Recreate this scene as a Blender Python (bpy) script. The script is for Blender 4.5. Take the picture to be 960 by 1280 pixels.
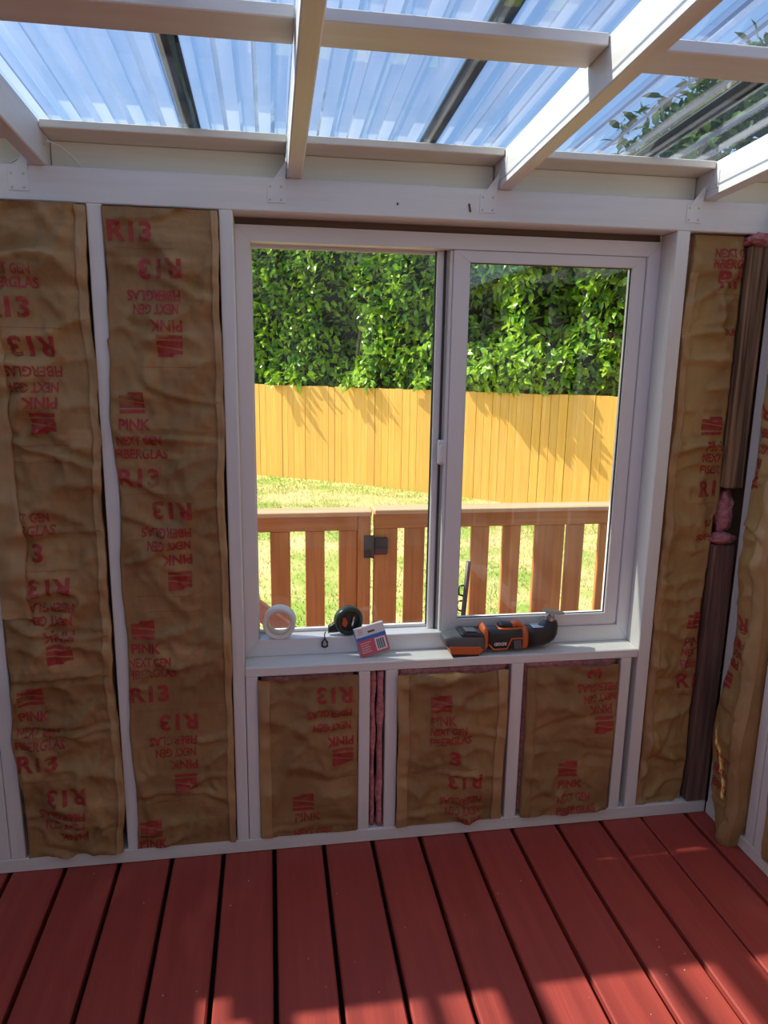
import bpy, bmesh, math, random
import numpy as np
from mathutils import Vector, Matrix, noise
for o in list(bpy.data.objects): bpy.data.objects.remove(o)
SC = bpy.context.scene
COL = SC.collection
random.seed(4); RNG = np.random.default_rng(7)
R = math.radians

# ------------------------------------------------------------------ camera
CAM = Vector((0.782, -2.015, 1.503)); FPX = 900.9
PIT, YAW, ROL = R(-11.86), R(9.06), R(0.87)
_f = Vector((math.sin(YAW)*math.cos(PIT), math.cos(YAW)*math.cos(PIT), math.sin(PIT)))
_r = Vector((math.cos(YAW), -math.sin(YAW), 0)); _u = _r.cross(_f)
_R = math.cos(ROL)*_r + math.sin(ROL)*_u; _U = _R.cross(_f)
cd = bpy.data.cameras.new('camera'); cam = bpy.data.objects.new('camera', cd); COL.objects.link(cam)
cam.matrix_world = Matrix(((_R.x, _U.x, -_f.x, CAM.x), (_R.y, _U.y, -_f.y, CAM.y), (_R.z, _U.z, -_f.z, CAM.z), (0, 0, 0, 1)))
cd.sensor_fit = 'VERTICAL'; cd.sensor_height = 24.0; cd.lens = 24.0*FPX/1280; cd.clip_start = 0.02; cd.clip_end = 300
SC.camera = cam
def pix(px, py, ax, v):
    """photo pixel -> point on the plane ax = v"""
    d = _f*FPX + _R*(px-480) - _U*(py-640)
    i = 'xyz'.index(ax); return CAM + d*((v-CAM[i])/d[i])

# ------------------------------------------------------------------ light
TO_SUN = Vector((-0.633, 0.200, 0.745)).normalized()
SUN_STRENGTH, SKY_STRENGTH, EXPOSURE = 6.3, 0.23, 0.33
W = bpy.data.worlds.new('sky'); SC.world = W; W.use_nodes = True
nt = W.node_tree; nt.nodes.clear()
sky = nt.nodes.new('ShaderNodeTexSky'); sky.sky_type = 'NISHITA'; sky.sun_disc = False
sky.sun_elevation = math.asin(TO_SUN.z); sky.sun_rotation = math.atan2(TO_SUN.x, TO_SUN.y)
sky.air_density = 1.0; sky.dust_density = 0.9; sky.ozone_density = 0.7; sky.altitude = 50
bg = nt.nodes.new('ShaderNodeBackground'); bg.inputs['Strength'].default_value = SKY_STRENGTH
wo = nt.nodes.new('ShaderNodeOutputWorld')
nt.links.new(sky.outputs[0], bg.inputs[0]); nt.links.new(bg.outputs[0], wo.inputs[0])
sl = bpy.data.lights.new('sun', 'SUN'); sl.energy = SUN_STRENGTH; sl.angle = R(0.6); sl.color = (1.0, 0.93, 0.80)
so = bpy.data.objects.new('sun', sl); COL.objects.link(so); so.location = (-4, 2, 6)
so.rotation_euler = TO_SUN.to_track_quat('Z', 'Y').to_euler()
vs = SC.view_settings; vs.view_transform = 'Standard'; vs.look = 'None'; vs.gamma = 1.0; vs.exposure = EXPOSURE; vs.use_curve_mapping = False
SC.display_settings.display_device = 'sRGB'

# ------------------------------------------------------------------ materials
M = {}
def nmat(name):
    m = bpy.data.materials.new(name); m.use_nodes = True; t = m.node_tree; t.nodes.clear()
    o = t.nodes.new('ShaderNodeOutputMaterial'); M[name] = m
    return m, t, o
def N(t, typ, **kw):
    n = t.nodes.new(typ)
    for k, v in kw.items():
        if k in n.inputs: n.inputs[k].default_value = v
        else: setattr(n, k, v)
    return n
def rgba(c): return (c[0], c[1], c[2], 1)
def coords(t, scale, obj=True):
    tc = N(t, 'ShaderNodeTexCoord'); mp = N(t, 'ShaderNodeMapping'); mp.inputs['Scale'].default_value = scale
    t.links.new(tc.outputs['Object'], mp.inputs[0]); return mp.outputs[0]
def surf(name, c1, c2=None, rough=0.5, scale=(8, 8, 8), nscale=1.0, bump=0.0, bscale=(40, 40, 40), detail=4, spec=0.5, metal=0.0, lo=0.35, hi=0.65, vary=0.0, c3=None, c3scale=(2, 2, 2), c3lo=.55, c3hi=.7, bdist=0.004):
    m, t, o = nmat(name)
    p = N(t, 'ShaderNodeBsdfPrincipled'); p.inputs['Roughness'].default_value = rough; p.inputs['Metallic'].default_value = metal
    p.inputs['Specular IOR Level'].default_value = spec
    t.links.new(p.outputs[0], o.inputs[0])
    def mixnoise(a, cb, sc, l, h):
        nz = N(t, 'ShaderNodeTexNoise', Scale=nscale, Detail=detail); t.links.new(coords(t, sc), nz.inputs['Vector'])
        mr = N(t, 'ShaderNodeMapRange'); mr.inputs[1].default_value = l; mr.inputs[2].default_value = h; t.links.new(nz.outputs[0], mr.inputs[0])
        mx = N(t, 'ShaderNodeMix', data_type='RGBA'); t.links.new(mr.outputs[0], mx.inputs[0])
        if isinstance(a, tuple): mx.inputs[6].default_value = rgba(a)
        else: t.links.new(a, mx.inputs[6])
        mx.inputs[7].default_value = rgba(cb); return mx.outputs[2]
    c = c1
    if c2: c = mixnoise(c, c2, scale, lo, hi)
    if c3: c = mixnoise(c, c3, c3scale, c3lo, c3hi)
    if vary:
        oi = N(t, 'ShaderNodeObjectInfo'); hs = N(t, 'ShaderNodeHueSaturation')
        mr = N(t, 'ShaderNodeMapRange'); mr.inputs[3].default_value = 1-vary; mr.inputs[4].default_value = 1+vary
        t.links.new(oi.outputs['Random'], mr.inputs[0]); t.links.new(mr.outputs[0], hs.inputs['Value'])
        if isinstance(c, tuple): hs.inputs['Color'].default_value = rgba(c)
        else: t.links.new(c, hs.inputs['Color'])
        c = hs.outputs[0]
    if isinstance(c, tuple): p.inputs['Base Color'].default_value = rgba(c)
    else: t.links.new(c, p.inputs['Base Color'])
    if bump:
        nb = N(t, 'ShaderNodeTexNoise', Scale=1.0, Detail=6); t.links.new(coords(t, bscale), nb.inputs['Vector'])
        bp = N(t, 'ShaderNodeBump', Strength=bump, Distance=bdist); t.links.new(nb.outputs[0], bp.inputs['Height']); t.links.new(bp.outputs[0], p.inputs['Normal'])
    return m
WHT = (0.76, 0.755, 0.74)
surf('paint_v', WHT, (0.70, 0.695, 0.68), .42, (30, 30, 2.5), bump=.12, bscale=(160, 160, 6))
surf('paint_h', WHT, (0.70, 0.695, 0.68), .42, (2.5, 30, 30), bump=.12, bscale=(6, 160, 160))
surf('paint_y', (0.80, 0.79, 0.76), (0.73, 0.72, 0.68), .42, (30, 2.5, 30), bump=.12, bscale=(160, 6, 160))
surf('paint_warm_lit', (0.84, 0.80, 0.66), (0.78, 0.74, 0.60), .45, (2.5, 30, 30), bump=.12, bscale=(6, 160, 160))  # cream tint paints warm bounced sunlight onto frieze and edge battens
surf('vinyl', (0.74, 0.73, 0.745), None, .30)
surf('galv_painted', (0.74, 0.74, 0.73), None, .4, metal=0.0)
surf('nail', (0.60, 0.59, 0.57), None, .5)
surf('rust', (0.10, 0.045, 0.03), None, .7)
surf('deck_red', (0.385, 0.062, 0.046), (0.33, 0.051, 0.039), .5, (40, 1.5, 40), bump=.18, bscale=(190, 7, 190), vary=.07, c3=(0.49, 0.095, 0.07), c3scale=(5, 2, 5), c3lo=.6, c3hi=.8, spec=.3)
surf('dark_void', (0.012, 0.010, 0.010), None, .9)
surf('kraft', (0.365, 0.215, 0.092), (0.255, 0.146, 0.062), .6, (5, 5, 5), bump=.5, bscale=(55, 55, 38), detail=6, vary=.06, c3=(0.43, 0.27, 0.125), c3scale=(3, 3, 14), bdist=.006, spec=.22)
surf('kraft_light', (0.44, 0.275, 0.125), (0.36, 0.215, 0.095), .5, (6, 6, 10), bump=.25, bscale=(40, 40, 60))
surf('kraft_tan', (0.43, 0.275, 0.110), (0.32, 0.195, 0.075), .6, (5, 5, 5), bump=.5, bscale=(45, 45, 38), detail=6, bdist=.006, spec=.22)
surf('pink', (0.72, 0.30, 0.31), (0.50, 0.17, 0.18), .95, (60, 60, 60), bump=.9, bscale=(160, 160, 160), detail=8, bdist=.01)
surf('old_wood', (0.46, 0.285, 0.15), (0.11, 0.066, 0.04), .8, (70, 70, 2.2), bump=.7, bscale=(220, 220, 5), detail=6)
surf('dark_wood', (0.22, 0.13, 0.095), (0.09, 0.052, 0.04), .7, (60, 60, 3), bump=.5, bscale=(200, 200, 6), detail=6)
surf('raw_wood', (0.17, 0.11, 0.075), (0.11, 0.07, 0.05), .8, (3, 40, 40))
surf('sheathing', (0.35, 0.25, 0.15), (0.28, 0.19, 0.11), .8, (6, 6, 6))
surf('siding', (0.62, 0.60, 0.57), None, .6)
surf('fence_wood', (0.92, 0.51, 0.105), (0.84, 0.42, 0.075), .65, (28, 28, 1.2), bump=.2, bscale=(90, 90, 3), vary=.08)
surf('rail_wood', (0.56, 0.245, 0.075), (0.44, 0.170, 0.048), .55, (50, 50, 2.2), bump=.2, bscale=(150, 150, 5), vary=.08)
surf('rail_wood_h', (0.56, 0.245, 0.075), (0.44, 0.170, 0.048), .55, (2.2, 50, 50), bump=.2, bscale=(5, 150, 150), vary=.08)
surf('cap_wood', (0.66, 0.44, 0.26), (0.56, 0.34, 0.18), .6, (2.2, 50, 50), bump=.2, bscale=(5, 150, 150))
surf('handrail_paint', (0.42, 0.17, 0.12), (0.36, 0.14, 0.10), .5, (3, 30, 30))
surf('black_iron', (0.035, 0.037, 0.045), None, .45)
surf('soil_turf', (0.62, 0.50, 0.22), (0.28, 0.38, 0.06), .95, (1.4, 1.4, 1.4), lo=.42, hi=.62, detail=8)
surf('grass_green', (0.30, 0.46, 0.04), (0.44, 0.52, 0.10), .8, (3, 3, 3))
surf('grass_straw', (0.78, 0.66, 0.32), (0.62, 0.54, 0.20), .85, (3, 3, 3))
surf('bark', (0.11, 0.075, 0.05), (0.05, 0.035, 0.025), .9, (20, 20, 3), bump=.6)
surf('hedge_shade', (0.010, 0.022, 0.008), (0.004, 0.009, 0.004), .95, (6, 6, 6))
surf('tape_white', (0.80, 0.77, 0.70), None, .6)
surf('tape_card', (0.62, 0.50, 0.38), None, .8)
surf('tool_black', (0.018, 0.018, 0.020), None, .45)
surf('tool_grey', (0.10, 0.105, 0.115), None, .5)
surf('tool_orange', (0.62, 0.13, 0.025), None, .4)
surf('steel', (0.55, 0.57, 0.60), None, .25, metal=.9)
surf('case_green', (0.016, 0.030, 0.020), (0.025, 0.05, 0.03), .28, (20, 20, 20))
surf('box_white', (0.78, 0.78, 0.80), None, .4); surf('box_blue', (0.03, 0.16, 0.55), None, .4); surf('box_red', (0.62, 0.10, 0.14), None, .4)
surf('ink_black', (0.02, 0.02, 0.03), None, .6)
surf('gasket', (0.03, 0.032, 0.033), None, .5)
surf('algae_strip', (0.045, 0.055, 0.045), (0.085, 0.09, 0.065), .6, (40, 4, 40), c3=(0.30, 0.20, 0.10), c3scale=(12, 12, 12), c3lo=.68, c3hi=.75)
# red print, worn through in places
m, t, o = nmat('print_red')
p = N(t, 'ShaderNodeBsdfPrincipled', Roughness=.6); p.inputs['Base Color'].default_value = (0.36, 0.035, 0.030, 1)
tr = N(t, 'ShaderNodeBsdfTransparent'); mx = N(t, 'ShaderNodeMixShader'); nz = N(t, 'ShaderNodeTexNoise', Scale=1.0, Detail=5)
t.links.new(coords(t, (14, 14, 26)), nz.inputs['Vector']); mr = N(t, 'ShaderNodeMapRange')
mr.inputs[1].default_value = .34; mr.inputs[2].default_value = .48; mr.inputs[3].default_value = .25; mr.inputs[4].default_value = .92
t.links.new(nz.outputs[0], mr.inputs[0]); t.links.new(mr.outputs[0], mx.inputs[0]); t.links.new(tr.outputs[0], mx.inputs[1]); t.links.new(p.outputs[0], mx.inputs[2]); t.links.new(mx.outputs[0], o.inputs[0])
# thin clear sheets
def sheet(name, tint, ior, milk=0.0, rough=0.02, streak=False):
    m, t, o = nmat(name)
    tr = N(t, 'ShaderNodeBsdfTransparent'); tr.inputs[0].default_value = rgba(tint)
    gl = N(t, 'ShaderNodeBsdfGlossy', Roughness=rough)
    lw = N(t, 'ShaderNodeLayerWeight', Blend=.5); pw = N(t, 'ShaderNodeMath', operation='POWER'); pw.inputs[1].default_value = 4.0
    t.links.new(lw.outputs['Facing'], pw.inputs[0]); fr = N(t, 'ShaderNodeMapRange'); fr.inputs[3].default_value = ior; fr.inputs[4].default_value = .9
    t.links.new(pw.outputs[0], fr.inputs[0])
    mx = N(t, 'ShaderNodeMixShader'); t.links.new(fr.outputs[0], mx.inputs[0]); t.links.new(gl.outputs[0], mx.inputs[2])
    ab = N(t, 'ShaderNodeMix', data_type='RGBA'); ab.inputs[6].default_value = rgba(tint); ab.inputs[7].default_value = rgba([c**(13 if milk else 2) for c in tint])
    t.links.new(lw.outputs['Facing'], ab.inputs[0]); t.links.new(ab.outputs[2], tr.inputs[0])
    base = tr.outputs[0]
    if milk:
        tl = N(t, 'ShaderNodeBsdfTranslucent'); tl.inputs[0].default_value = (0.92, 0.88, 0.80, 1)
        m2 = N(t, 'ShaderNodeMixShader'); t.links.new(base, m2.inputs[1]); t.links.new(tl.outputs[0], m2.inputs[2])
        nz = N(t, 'ShaderNodeTexNoise', Scale=1.0, Detail=4); t.links.new(coords(t, (18, 1.3, 18)), nz.inputs['Vector'])
        mr = N(t, 'ShaderNodeMapRange'); mr.inputs[1].default_value = .35; mr.inputs[2].default_value = .7; mr.inputs[3].default_value = milk*.35; mr.inputs[4].default_value = milk*1.6
        t.links.new(nz.outputs[0], mr.inputs[0]); t.links.new(mr.outputs[0], m2.inputs[0]); base = m2.outputs[0]
    t.links.new(base, mx.inputs[1]); t.links.new(mx.outputs[0], o.inputs[0]); return m
sheet('window_glass', (0.95, 0.97, 0.96), .04)
sheet('polycarbonate', (0.88, 0.92, 0.95), .06, milk=.075, rough=.03)
# leaves
def leafmat(name, a, b, rough=.28):
    m, t, o = nmat(name)
    p = N(t, 'ShaderNodeBsdfPrincipled', Roughness=rough); tl = N(t, 'ShaderNodeBsdfTranslucent')
    nz = N(t, 'ShaderNodeTexNoise', Scale=1.0, Detail=3); t.links.new(coords(t, (5, 5, 5)), nz.inputs['Vector'])
    mr = N(t, 'ShaderNodeMapRange'); mr.inputs[1].default_value = .35; mr.inputs[2].default_value = .68; t.links.new(nz.outputs[0], mr.inputs[0])
    mx = N(t, 'ShaderNodeMix', data_type='RGBA'); mx.inputs[6].default_value = rgba(a); mx.inputs[7].default_value = rgba(b); t.links.new(mr.outputs[0], mx.inputs[0])
    t.links.new(mx.outputs[2], p.inputs['Base Color']); t.links.new(mx.outputs[2], tl.inputs[0])
    ms = N(t, 'ShaderNodeMixShader'); ms.inputs[0].default_value = .22; t.links.new(p.outputs[0], ms.inputs[1]); t.links.new(tl.outputs[0], ms.inputs[2]); t.links.new(ms.outputs[0], o.inputs[0])
leafmat('leaf', (0.085, 0.28, 0.018), (0.42, 0.60, 0.03), .22)
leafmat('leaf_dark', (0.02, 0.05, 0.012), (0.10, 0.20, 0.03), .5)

# ------------------------------------------------------------------ helpers
def tag(o, label=None, cat=None, group=None, kind=None):
    if label: o['label'] = label
    if cat: o['category'] = cat
    if group: o['group'] = group
    if kind: o['kind'] = kind
    return o
def empty(name, loc=(0, 0, 0), rz=0, **kw):
    o = bpy.data.objects.new(name, None); COL.objects.link(o); o.location = loc; o.rotation_euler = (0, 0, rz); o.empty_display_size = .05
    return tag(o, **kw)
def mobj(name, me, mat, parent=None, smooth=False, **kw):
    if mat is not None and not me.materials: me.materials.append(M[mat])
    o = bpy.data.objects.new(name, me); COL.objects.link(o)
    if parent is not None: o.parent = parent
    if smooth:
        for f in me.polygons: f.use_smooth = True
    return tag(o, **kw)
def bobj(name, bm, mat, parent=None, smooth=False, **kw):
    bmesh.ops.recalc_face_normals(bm, faces=bm.faces)
    me = bpy.data.meshes.new(name); bm.to_mesh(me); bm.free(); return mobj(name, me, mat, parent, smooth, **kw)
def addbox(bm, a, b, bev=0.0, mtx=None):
    a, b = Vector(a), Vector(b); c = (a+b)/2; s = b-a
    g = bmesh.ops.create_cube(bm, size=1.0, matrix=Matrix.Translation(c) @ Matrix.Diagonal((s.x, s.y, s.z, 1)))
    if bev:
        es = list({e for v in g['verts'] for e in v.link_edges})
        r = bmesh.ops.bevel(bm, geom=es, offset=bev, segments=1, affect='EDGES'); vs_ = list({v for f in r['faces'] for v in f.verts} | {v for v in g['verts'] if v.is_valid})
    else: vs_ = g['verts']
    if mtx is not None: bmesh.ops.transform(bm, matrix=mtx, verts=vs_)
    return vs_
def box(name, a, b, mat, parent=None, bev=0.002, mtx=None, **kw):
    bm = bmesh.new(); addbox(bm, a, b, bev, mtx); return bobj(name, bm, mat, parent, **kw)
def prism(bm, pts, y0, y1):
    """polygon in x,z extruded along y"""
    a = [bm.verts.new((x, y0, z)) for x, z in pts]; b = [bm.verts.new((x, y1, z)) for x, z in pts]
    bm.faces.new(a); bm.faces.new(b[::-1]); n = len(pts)
    for i in range(n): bm.faces.new((a[i], b[i], b[(i+1) % n], a[(i+1) % n]))
def loft(bm, secs, n=18, cap=True):
    """secs: (center, u, v, ru, rv, exponent) rings"""
    rings = []
    for c, u, v, ru, rv, e in secs:
        c, u, v = Vector(c), Vector(u), Vector(v); ring = []
        for k in range(n):
            a = 2*math.pi*k/n; ca, sa = math.cos(a), math.sin(a)
            ring.append(bm.verts.new(c + u*(ru*math.copysign(abs(ca)**(2/e), ca)) + v*(rv*math.copysign(abs(sa)**(2/e), sa))))
        rings.append(ring)
    for a, b in zip(rings, rings[1:]):
        for k in range(n): bm.faces.new((a[k], a[(k+1) % n], b[(k+1) % n], b[k]))
    if cap: bm.faces.new(rings[0][::-1]); bm.faces.new(rings[-1])
def tube(bm, pts, r, n=8, closed=False):
    pts = [Vector(p) for p in pts]; secs = []
    m_ = len(pts)
    for i, p in enumerate(pts):
        d = (pts[(i+1) % m_ if closed else min(i+1, m_-1)] - pts[(i-1) % m_ if closed else max(i-1, 0)]).normalized()
        u = d.cross(Vector((.31, .17, .93))).normalized(); v = d.cross(u)
        secs.append((p, u, v, r, r, 2))
    if closed: secs.append(secs[0])
    loft(bm, secs, n, cap=not closed)
def ring_lathe(bm, prof, axis_m, n=40, closed=True):
    """profile (radius, along) revolved; axis_m maps local (x,y radial ; z axis)"""
    rings = []
    for r, h in prof: rings.append([bm.verts.new(axis_m @ Vector((r*math.cos(2*math.pi*k/n), r*math.sin(2*math.pi*k/n), h))) for k in range(n)])
    if closed: rings.append(rings[0])
    for a, b in zip(rings, rings[1:]):
        for k in range(n): bm.faces.new((a[k], a[(k+1) % n], b[(k+1) % n], b[k]))

# ------------------------------------------------------------------ floor
XW = 2.236; XL = -1.07; YH = -3.4
floor = empty('floor', kind='structure', label='red painted deck board floor with dark gaps', cat='floor')
J = [-.0028+.155*k for k in range(-8, 16)]
J[8+13-0] = 2.004
for a, b in zip(J, J[1:]):
    w0, w1 = a+.0065, b-.0065
    if abs(b-2.004) < 1e-6: w1 = b-.003
    if abs(a-2.004) < 1e-6: w0 = a+.003
    box('plank', (w0, YH, -.038), (w1, .09, 0.0), 'deck_red', floor, bev=.004)
box('underdeck_shade', (XL-.3, YH, -.20), (XW+.2, .09, -.05), 'dark_void', floor, bev=0)  # near-black slab standing for the shade below the boards
rs = random.Random(3)
for k in range(26):   # paint flecks and crumbs lying on the boards
    p = pix(rs.uniform(60, 940), rs.uniform(1090, 1270), 'z', 0); 
    if (p.x+.0028) % .155 < .012 or p.x > XW-.05: continue
    bm = bmesh.new(); bmesh.ops.create_icosphere(bm, subdivisions=1, radius=rs.uniform(.0008, .0016), matrix=Matrix.Translation((p.x, p.y, .001)))
    bobj('paint_fleck', bm, 'tape_white', floor)

# ------------------------------------------------------------------ window wall
wb = empty('wall_back', kind='structure', label='white painted stud wall framing around the window', cat='wall')
def stud(x0, x1, z0, z1, parent=wb, y0=0.0, y1=.089): return box('stud', (x0, y0, z0), (x1, y1, z1), 'paint_v', parent)
HB, HT, PT = 1.877, 1.961, .045
header = box('header_beam', (XL, 0, HB), (XW+.1, .089, HT), 'paint_h', wb, bev=.003)
box('bottom_plate', (XL, 0, 0), (XW, .089, PT), 'paint_h', wb, bev=.003)
for a, b in ((-.034, .0035), (.0055, .046), (.336, .374), (.6605, .6955), (.6975, .733), (1.034, 1.069), (1.117, 1.155), (1.515, 1.555), (1.880, 1.9155), (1.9365, 1.977), (-.45, -.412), (-.85, -.812)):
    top = .582 if .697 < a < 1.9 else HB
    stud(a, b, PT, top)
box('window_sill_board', (.6965, 0, .582), (1.9355, .089, .612), 'paint_h', wb, bev=.003)
box('raw_shim', (.6958, .0895, 1.858), (1.9362, .125, 1.8768), 'raw_wood', wb)
for a, b, c, d in ((XL-.12, .694, -.1, 2.02), (1.977, XW+.1, -.1, 2.02), (.694, 1.977, -.1, .60), (.694, 1.977, 1.875, 2.02)):
    box('sheathing_panel', (a, .0905, c), (b, .105, d), 'sheathing', wb, bev=0)
    box('siding_panel', (a, .1055, c), (b, .12, d), 'siding', wb, bev=0)
for px, py, rz in ((587, 260, 12), (497, 255, 0)):
    p = pix(px, py, 'y', 0); bm = bmesh.new()
    L = .022 if rz else .006
    addbox(bm, (-.002, -.0045, -L/2), (.002, .001, L/2), .0008, Matrix.Translation(p) @ Matrix.Rotation(R(-rz), 4, 'Y')); bobj('rusty_nail', bm, 'rust', header)
for px, py in ((316, 824), (321, 830), (782, 802), (785, 806), (478, 823)):
    p = pix(px, py, 'z', .612); bm = bmesh.new(); ring_lathe(bm, [(.0005, .0002), (.003, .0006), (.0034, 0)], Matrix.Translation(p), 10, False); bobj('screw_head', bm, 'nail', wb)

# window ------------------------------------------------------------
win = empty('window_1', kind='structure', label='white vinyl sliding window over the sill', cat='window')
FY, FB = .080, .150
def frame_rect(name, xo0, xo1, zo0, zo1, xi0, xi1, zi0, zi1, y0, y1, mat, parent, bev=.003):
    """four mitred bars"""
    O = [(xo0, zo0), (xo1, zo0), (xo1, zo1), (xo0, zo1)]; I = [(xi0, zi0), (xi1, zi0), (xi1, zi1), (xi0, zi1)]
    for k, nm in enumerate(('bottom_rail', 'side_rail', 'top_rail', 'side_rail')):
        q = [O[k], O[(k+1) % 4], I[(k+1) % 4], I[k]]
        bm = bmesh.new(); prism(bm, q, y0, y1)
        if bev: bmesh.ops.bevel(bm, geom=list(bm.edges), offset=bev*.5, segments=2, affect='EDGES')
        bobj(nm, bm, mat, parent)
fr_ = empty('frame'); fr_.parent = win
frame_rect('frame', .6958, 1.9362, .6125, 1.8575, .7365, 1.8955, .6655, 1.815, FY, FB, 'vinyl', fr_)
box('center_mullion', (1.268, .118, .6655), (1.306, .149, 1.815), 'vinyl', win, bev=.002)
box('mullion_track', (1.2865, .112, .6655), (1.293, .1185, 1.815), 'gasket', win, bev=0)
box('sill_track', (.7365, .136, .6655), (1.268, .150, .676), 'vinyl', win, bev=.002)
box('fixed_glass', (.7365, .139, .676), (1.268, .1395, 1.815), None, win, bev=0).data.materials.append(M['window_glass'])
for a, b in (((.7365, .134, .676), (.740, .139, 1.815)), ((1.264, .134, .676), (1.268, .139, 1.815)), ((.74, .134, 1.805), (1.264, .139, 1.815))): box('glazing_bead', a, b, 'gasket' if a[0] > 1.2 else 'vinyl', win, bev=0)
sash = empty('sash'); sash.parent = win
frame_rect('sash', 1.307, 1.8945, .6665, 1.8145, 1.357, 1.853, .706, 1.782, .086, .116, 'vinyl', sash)
box('stile_lip', (1.299, .090, .668), (1.3065, .110, 1.813), 'vinyl', sash, bev=.001)
box('sliding_glass', (1.357, .0985, .706), (1.853, .099, 1.782), None, sash, bev=0).data.materials.append(M['window_glass'])
frame_rect('gasket', 1.357, 1.853, .706, 1.782, 1.3595, 1.8495, .7085, 1.7795, .094, .0975, 'gasket', sash, bev=0)
# latch
p = pix(553, 566, 'y', .085)
bm = bmesh.new(); addbox(bm, (p.x-.011, .088, p.z-.037), (p.x+.013, .110, p.z+.037), .004)
la = bobj('latch', bm, 'vinyl', sash); 
bm = bmesh.new(); addbox(bm, (p.x-.009, .079, p.z-.030), (p.x+.001, .089, p.z+.024), .003); bobj('latch_lever', bm, 'vinyl', sash)

# ------------------------------------------------------------------ roof
ceil = empty('ceiling', kind='structure', label='white rafters under clear corrugated roof panels', cat='ceiling')
SLOPE = .063
def zb(y): return 1.961 - SLOPE*y
RH = .091
YE = .30
def slab(name, x0, x1, y0, y1, zlo, zhi, mat, parent, bev=.002):
    """board following the roof slope; zlo/zhi are offsets above zb(y)"""
    bm = bmesh.new(); v = []
    for y in (y0, y1):
        for x, dz in ((x0, zlo), (x1, zlo), (x1, zhi), (x0, zhi)): v.append(bm.verts.new((x, y, zb(y)+dz)))
    for f in ((0, 1, 2, 3), (7, 6, 5, 4), (0, 4, 5, 1), (1, 5, 6, 2), (2, 6, 7, 3), (3, 7, 4, 0)): bm.faces.new([v[i] for i in f])
    if bev: bmesh.ops.bevel(bm, geom=list(bm.edges), offset=bev, segments=1, affect='EDGES')
    return bobj(name, bm, mat, parent)
RX = [-.965, -.37, .211, .837, 1.405, 2.010]
for i, x in enumerate(RX):
    r = slab('rafter', x, x+.038, YH, YE-.1, .0005, RH, 'paint_y', ceil, bev=.003)
    if i < 2: continue
    # painted metal tie: plate on the header, twisted strap, plate on the rafter side
    bm = bmesh.new(); T = .0018
    px0, px1 = x-.052, x-.006
    addbox(bm, (px0, -T, HT-.062), (px1, 0, HT-.014), .0006)
    q = [(px0+.010, -T, HT-.015), (px1, -T, HT-.015), (x-.0015, -.010, HT+.040), (x-.0015, -.004, HT+.040)]
    lo_ = [bm.verts.new(c) for c in q]; hi_ = [bm.verts.new((c[0]-.0006, c[1]+T, c[2])) for c in q]
    bm.faces.new(lo_); bm.faces.new(hi_[::-1])
    for k in range(4): bm.faces.new((lo_[k], hi_[k], hi_[(k+1) % 4], lo_[(k+1) % 4]))
    addbox(bm, (x-T, -.062, HT+.022), (x, -.004, HT+.068), .0006)
    tie = bobj('rafter_tie', bm, 'galv_painted', r)
    bm = bmesh.new()
    for dx, dz in ((.008, -.022), (.036, -.022), (.008, -.054), (.036, -.054)):
        bmesh.ops.create_uvsphere(bm, u_segments=8, v_segments=5, radius=.0034, matrix=Matrix.Translation((px0+dx, -T, HT+dz)) @ Matrix.Diagonal((1, .5, 1, 1)))
    for dy, dz in ((-.018, .032), (-.050, .032), (-.034, .058)):
        bmesh.ops.create_uvsphere(bm, u_segments=8, v_segments=5, radius=.0034, matrix=Matrix.Translation((x-T, dy, HT+dz)) @ Matrix.Diagonal((.5, 1, 1, 1)))
    bobj('nail_heads', bm, 'nail', r)
XS = [XL] + [v for x in RX for v in (x, x+.038)] + [XW+.1]
for a, b in zip(XS[0::2], XS[1::2]):
    if b-a < .03: continue
    g = .0015
    box('frieze_board', (a+g, .046, HT+.0005), (b-g-.002, .084, zb(.05)+RH-.0195), 'paint_warm_lit', ceil)
    slab('edge_batten', a+g, b-g, -.042, .088, RH-.019, RH, 'paint_warm_lit', ceil)
    for y0 in (-.636, -1.25, -1.86, -2.5, -3.1): slab('purlin', a+g, b-g, y0, y0+.093, RH-.022, RH, 'paint_h', ceil)
# corrugated clear panels, one sheet each
PW, PITCH, AMP = .61, .0762, .017
def prof(x):
    f = (x/PITCH) % 1.0
    for a, b, za, zb_ in ((0, .38, 0, 0), (.38, .50, 0, 1), (.50, .88, 1, 1), (.88, 1.0, 1, 0)):
        if a <= f <= b: return za + (zb_-za)*(f-a)/(b-a)
    return 0
STR = [.577+PW*k for k in range(-3, 4)]
for k, xs in enumerate(STR[:-1]):
    x0, x1 = xs, min(xs+PW+.045, XW+.16); x0 = max(x0, XL-.12)
    xs_ = [x0]; base = math.floor((x0-.577)/PITCH)
    for i in range(base, base+12):
        for fr in (0, .38, .5, .88):
            v = .577+(i+fr)*PITCH
            if x0+1e-4 < v < x1-1e-4: xs_.append(v)
    xs_.append(x1)
    ys = np.linspace(YH, YE, 14); me = bpy.data.meshes.new('roof_panel'); vv = []; ff = []
    for y in ys:
        for x in xs_: vv.append((x, y, zb(y)+RH+.0035+.0016*(k % 2)+AMP*prof(x-.577)+.0022*math.sin(3*y+7*x)*0))
    n = len(xs_)
    for i in range(len(ys)-1):
        for j in range(n-1): ff.append((i*n+j, i*n+j+1, (i+1)*n+j+1, (i+1)*n+j))
    me.from_pydata(vv, [], ff); mobj('roof_panel', me, 'polycarbonate', ceil)
    if XL < xs < XW:
        slab('lap_strip', xs+.001, xs+.044, YH, YE, RH+.0215, RH+.026, 'algae_strip', ceil, bev=0)
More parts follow.
